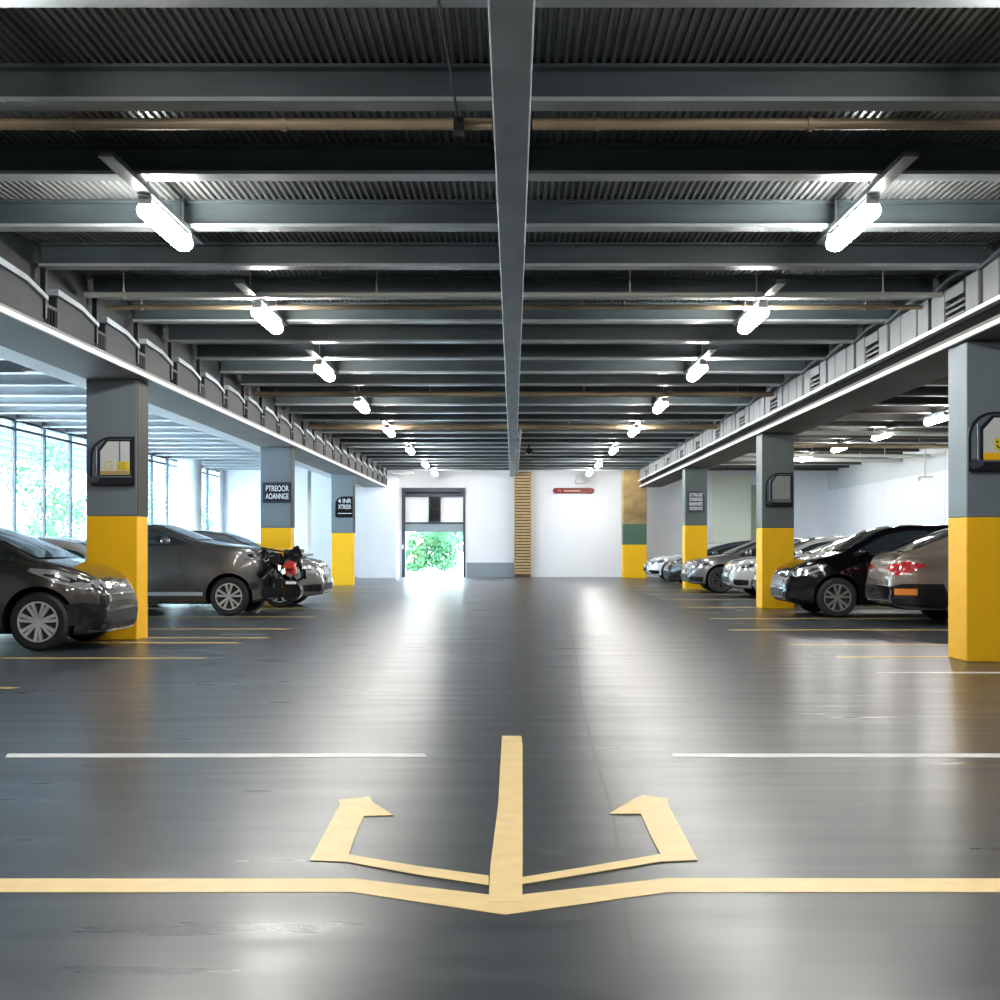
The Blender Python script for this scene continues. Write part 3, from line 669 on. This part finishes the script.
    for s in (-1,1): obj('sill_trim', patch(bvh, strip([(wx[0]+r+.1,P.get('sz',.235)),(wx[1]-r-.1,P.get('sz',.235))],.06), 'side', s, .004), P.get('sillm', M['black']), t)
    t['_'] = 0; del t['_']
    return t, bvh, hw, near

def scale_tab(tab, k, kz=1): return [(x*k, z*kz) for x, z in tab]
# near left hatchback, short nose
hatch = dict(L=4.15, W=1.72, r=.32, wx=(.68,3.30), rim='multi', ntap=.34,
    z0=[(0,.28),(.04,.19),(.3,.16),(.9,.18),(3.35,.19),(3.8,.24),(4.1,.32),(4.15,.38)], zt=[(0,.52),(.02,.62),(.07,.72),(.18,.83),(.35,.91),(.55,.97),(.68,1.0),(1.0,1.15),(1.4,1.31),(1.9,1.45),(2.5,1.51),(3.1,1.49),(3.6,1.40),(3.95,1.15),(4.1,.95),(4.15,.7)],
    zb=[(0,.48),(.1,.66),(.35,.82),(.65,.91),(1.2,.95),(2.2,.98),(3.4,1.03),(4.0,1.0),(4.15,.66)],
    win=(.95,3.75,2.30), ws=(.74,1.75), rw=(3.62,4.0), doors=(1.35,2.35,3.2), bend=-.04, mirror=1.25,
    head=[(.10,.70),(.22,.66),(.42,.72),(.62,.80),(.80,.87),(.76,.90),(.5,.88),(.25,.80)],
    tail=[(3.95,.80),(4.12,.78),(4.10,.95),(3.9,1.0)], fog=[(.02,.30),(.06,.26),(.40,.28),(.44,.40),(.42,.50),(.22,.52),(.06,.50),(.02,.42)], plate=0, grille=[(-.62,.46),(.62,.46),(.6,.60),(-.6,.60)], lgr=[(-.66,.22),(.66,.22),(.62,.42),(-.62,.42)])
sedan = dict(L=4.5, W=1.76, r=.315, wx=(.78,3.55), rim='twin', ntap=.30,
    zt=[(0,.52),(.02,.66),(.07,.78),(.18,.88),(.45,.96),(.8,1.0),(1.0,1.04),(1.4,1.22),(1.9,1.42),(2.4,1.48),(2.9,1.46),(3.4,1.32),(3.8,1.14),(4.1,1.06),(4.38,1.03),(4.46,.95),(4.5,.62)],
    zb=[(0,.48),(.1,.72),(.4,.86),(.9,.93),(2.0,.96),(3.2,.99),(4.2,.97),(4.44,.9),(4.5,.58)],
    win=(1.15,3.75,2.40), ws=(1.06,1.95), rw=(3.05,3.78), doors=(1.30,2.42,3.40), bend=-.02, mirror=1.42,
    head=[(.05,.68),(.15,.64),(.35,.68),(.55,.76),(.62,.84),(.48,.84),(.25,.79)],
    tail=[(4.2,.80),(4.46,.76),(4.46,.90),(4.2,.95),(4.0,.93)], fog=[(.03,.30),(.35,.30),(.36,.42),(.05,.44)])
def variant(b, kz=1, kx=1, **kw):
    d = dict(b); d['L'] = b['L']*kx
    for k in ('zt','zb'): d[k] = scale_tab(b[k], kx, kz)
    for k in ('head','tail','fog'): d[k] = scale_tab(b[k], kx, kz)
    for k in ('wx','win','ws','rw','doors'): d[k] = tuple(v*kx for v in b[k])
    d['mirror'] = b['mirror']*kx; d.update(kw); return d

taupe = paint('taupe', (.05,.044,.04), .5)
t1, bvh1, hw1, n1 = make_car('dark taupe hatchback parked in front of the nearest left pillar', hatch, -4.45, 14.0, False, taupe)
# white low car with green glass behind it
make_car('white car with green tinted windows behind the taupe hatchback', variant(hatch, .85, 1.0, rim='twin'), -9.40, 17.0, True, paint('white', (.62,.65,.68), .1), M['greenglass'])
# silver-grey sedan with broken front
silver = paint('silver_taupe', (.13,.125,.118), .6)
p2 = dict(L=4.05, W=1.76, r=.315, wx=(.62,3.12), rim='twin', ntap=.22,
    zt=[(0,.60),(.02,.80),(.06,.98),(.14,1.07),(.4,1.13),(.8,1.18),(1.12,1.24),(1.5,1.37),(1.9,1.50),(2.2,1.50),(2.6,1.38),(3.0,1.26),(3.4,1.17),(3.7,1.12),(3.95,1.05),(4.02,.95),(4.05,.7)],
    zb=[(0,.56),(.06,.92),(.4,1.06),(1.0,1.12),(2.0,1.10),(3.0,1.06),(3.75,1.02),(3.99,.9),(4.05,.62)],
    win=(1.30,2.75,2.3), ws=(1.16,2.05), rw=(2.4,3.2), doors=(1.42,2.55), bend=-.16, mirror=1.62,
    head=[(.06,.92),(.2,.90),(.38,.95),(.42,1.02),(.28,1.05),(.12,1.0)], fog=[(.14,.46),(.2,.42),(.30,.43),(.31,.50),(.25,.54),(.16,.53)], fogm=M['black'],
    tail=[(3.8,.80),(4.02,.76),(4.02,.90),(3.8,.96)], sillm=M['rim'], sz=.36)
t2, bvh2, hw2, n2 = make_car('silver-grey sedan with a broken open front beside the nearest left pillar', p2, -3.98, 21.0, False, silver)
# broken front parts (local: x<0 is ahead of the nose; near side is +y)
rnd = random.Random(3)
bm = bmesh.new()
for i in range(46):
    c = Vector((rnd.uniform(-.42,.12), rnd.uniform(-.72,.84), rnd.uniform(.42,1.06))); s = rnd.uniform(.04,.13)
    m_ = Matrix.Translation(c)@Matrix.Rotation(rnd.uniform(0,3),4,Vector((rnd.random(),rnd.random(),rnd.random())).normalized())@Matrix.Diagonal((s*1.3,s,.25*s,1))
    k = len(bm.verts); bmesh.ops.create_cube(bm, size=1.6, matrix=m_)
obj('broken_engine_parts', bm, M['blackg'], t2)
bm = bmesh.new()
for i in range(30):
    c = Vector((rnd.uniform(-.42,.06), rnd.uniform(.6,.98), rnd.uniform(.5,1.05))); s = rnd.uniform(.02,.05)
    bmesh.ops.create_cube(bm, size=1.6, matrix=Matrix.Translation(c)@Matrix.Rotation(rnd.uniform(0,3),4,Vector((rnd.random(),rnd.random(),rnd.random())).normalized())@Matrix.Diagonal((s*1.8,s,.3*s,1)))
obj('metal_shard', bm, M['chrome'], t2)
obj('radiator_support', box(box(bmesh.new(), -.30,.10,-.70,.80,.30,.45), -.36,-.24,-.7,.72,.92,1.08), M['black'], t2, bevel=.03)
obj('side_bracket', B(-.22,.1,.60,.80,.40,1.02), M['black'], t2, bevel=.04)
bm = tube(bmesh.new(), (-.36,.86,.80), (-.36,.60,.80), .10, 16); obj('red_lamp', bm, M['redlens'], t2, bevel=.02)
box_ = B(-.46,-.26,.62,.86,.66,.80); obj('red_lamp_foot', box_, M['redlens'], t2, bevel=.03)
bm = tube(bmesh.new(), (-.40,.92,.40), (-.40,.66,.40), .16, 20); tube(bm, (-.40,.95,.40), (-.40,.92,.40), .10, 4); obj('hanging_fan', bm, M['blackg'], t2, bevel=.015)
obj('fan_cap', B(-.48,-.32,.88,.95,.52,.56), M['ledge'], t2)
bm = bmesh.new(); prism(bm, [(-.50,1.00),(-.30,1.05),(.1,1.12),(.12,1.09),(-.28,1.02),(-.5,.96)], 'y', -.75, .80); obj('bent_bonnet_edge', bm, taupe, t2)
# dark grey coupe with blue glass beyond
p3 = variant(sedan, .97, 1.0, r=.31)
t3, *_ = make_car('grey coupe with blue tinted windscreen beyond the broken sedan', p3, -3.50, 23.8, False, paint('grey', (.2,.205,.205), .5), M['blueglass'])
# right row
black = mat('paint_black', (.003,.003,.005), .12, 0, coat=.3, spec=.35)
pb = dict(sedan); pb.update(plate=0, zt=[(0,.50),(.02,.62),(.07,.72),(.18,.82),(.4,.92),(.7,1.0),(.9,1.06),(1.2,1.22),(1.6,1.42),(2.0,1.49),(2.7,1.49),(3.2,1.40),(3.7,1.20),(4.1,1.08),(4.38,1.03),(4.46,.95),(4.5,.62)],
    ws=(.96,1.7), win=(1.05,3.6,2.3), mirror=1.18, doors=(1.25,2.35,3.3))
make_car('glossy black sedan with alloy wheels in front of the second right pillar', pb, 4.36, 20.55, True, black, rimm=mat('mid_rim', (.45,.46,.47), .3, .8))
tan = paint('champagne', (.26,.22,.185), .4)
pt = dict(hatch); pt.update(L=4.2, W=1.70, wx=(.85,3.05), ntap=.3, fog=None, r=.31, plate=0,
    zt=[(0,.55),(.05,.75),(.3,.88),(.8,.98),(1.3,1.25),(1.9,1.42),(2.5,1.47),(3.0,1.41),(3.4,1.28),(3.8,1.12),(4.05,1.02),(4.14,.92),(4.18,.80),(4.2,.6)],
    zb=[(0,.5),(.1,.7),(.8,.9),(2.0,.95),(3.2,.97),(3.9,.95),(4.12,.84),(4.2,.56)], z0=[(0,.30),(.3,.22),(3.9,.22),(4.1,.26),(4.2,.33)],
    win=(1.1,3.35,2.2), rw=(3.05,3.95), doors=(1.3,2.2,3.1), tail=[(3.72,.87),(3.95,.75),(4.19,.70),(4.19,.86),(4.0,.92)])
tr, bvt, hwt, nn = make_car('champagne car with its rear to the aisle beside the nearest right pillar', pt, 5.38+4.2, 18.35, False, tan)
obj('rear_bumper', merge(patch(bvt, [(3.45,.24),(4.19,.30),(4.19,.56),(4.05,.60),(3.5,.60),(3.42,.4)], 'side', 1, .012), patch(bvt, [(-.75,.30),(.75,.30),(.75,.56),(-.75,.56)], 'rear', 1, .012)), M['blackg'], tr)
obj('side_reflector', patch(bvt, [(3.86,.44),(4.15,.44),(4.15,.53),(3.86,.53)], 'side', 1, .02), M['orange'], tr)
make_car('dark olive-grey sedan half hidden behind the second right pillar', variant(sedan, .95, 1.05), 4.9, 25.2, True, paint('olive', (.07,.07,.058), .4))
make_car('silver-white sedan left of the second right pillar', variant(sedan, .92, 1.0), 4.75, 28.1, True, paint('silver_white', (.58,.58,.57), .35))
make_car('mid grey sedan in front of the third right pillar', variant(sedan, .90, 1.0), 4.22, 31.2, True, paint('mid_grey', (.22,.22,.22), .5), rimm=M['rimdark'])
make_car('dark steel-blue hatchback just beyond the third right pillar', variant(hatch, .86, 1.0, rim='twin'), 4.35, 36.2, True, paint('steel_blue', (.10,.12,.15), .5))
make_car('white car farthest back in the right row', variant(sedan, .84, 1.0), 4.2, 40.4, True, paint('white', (.62,.65,.68), .1))
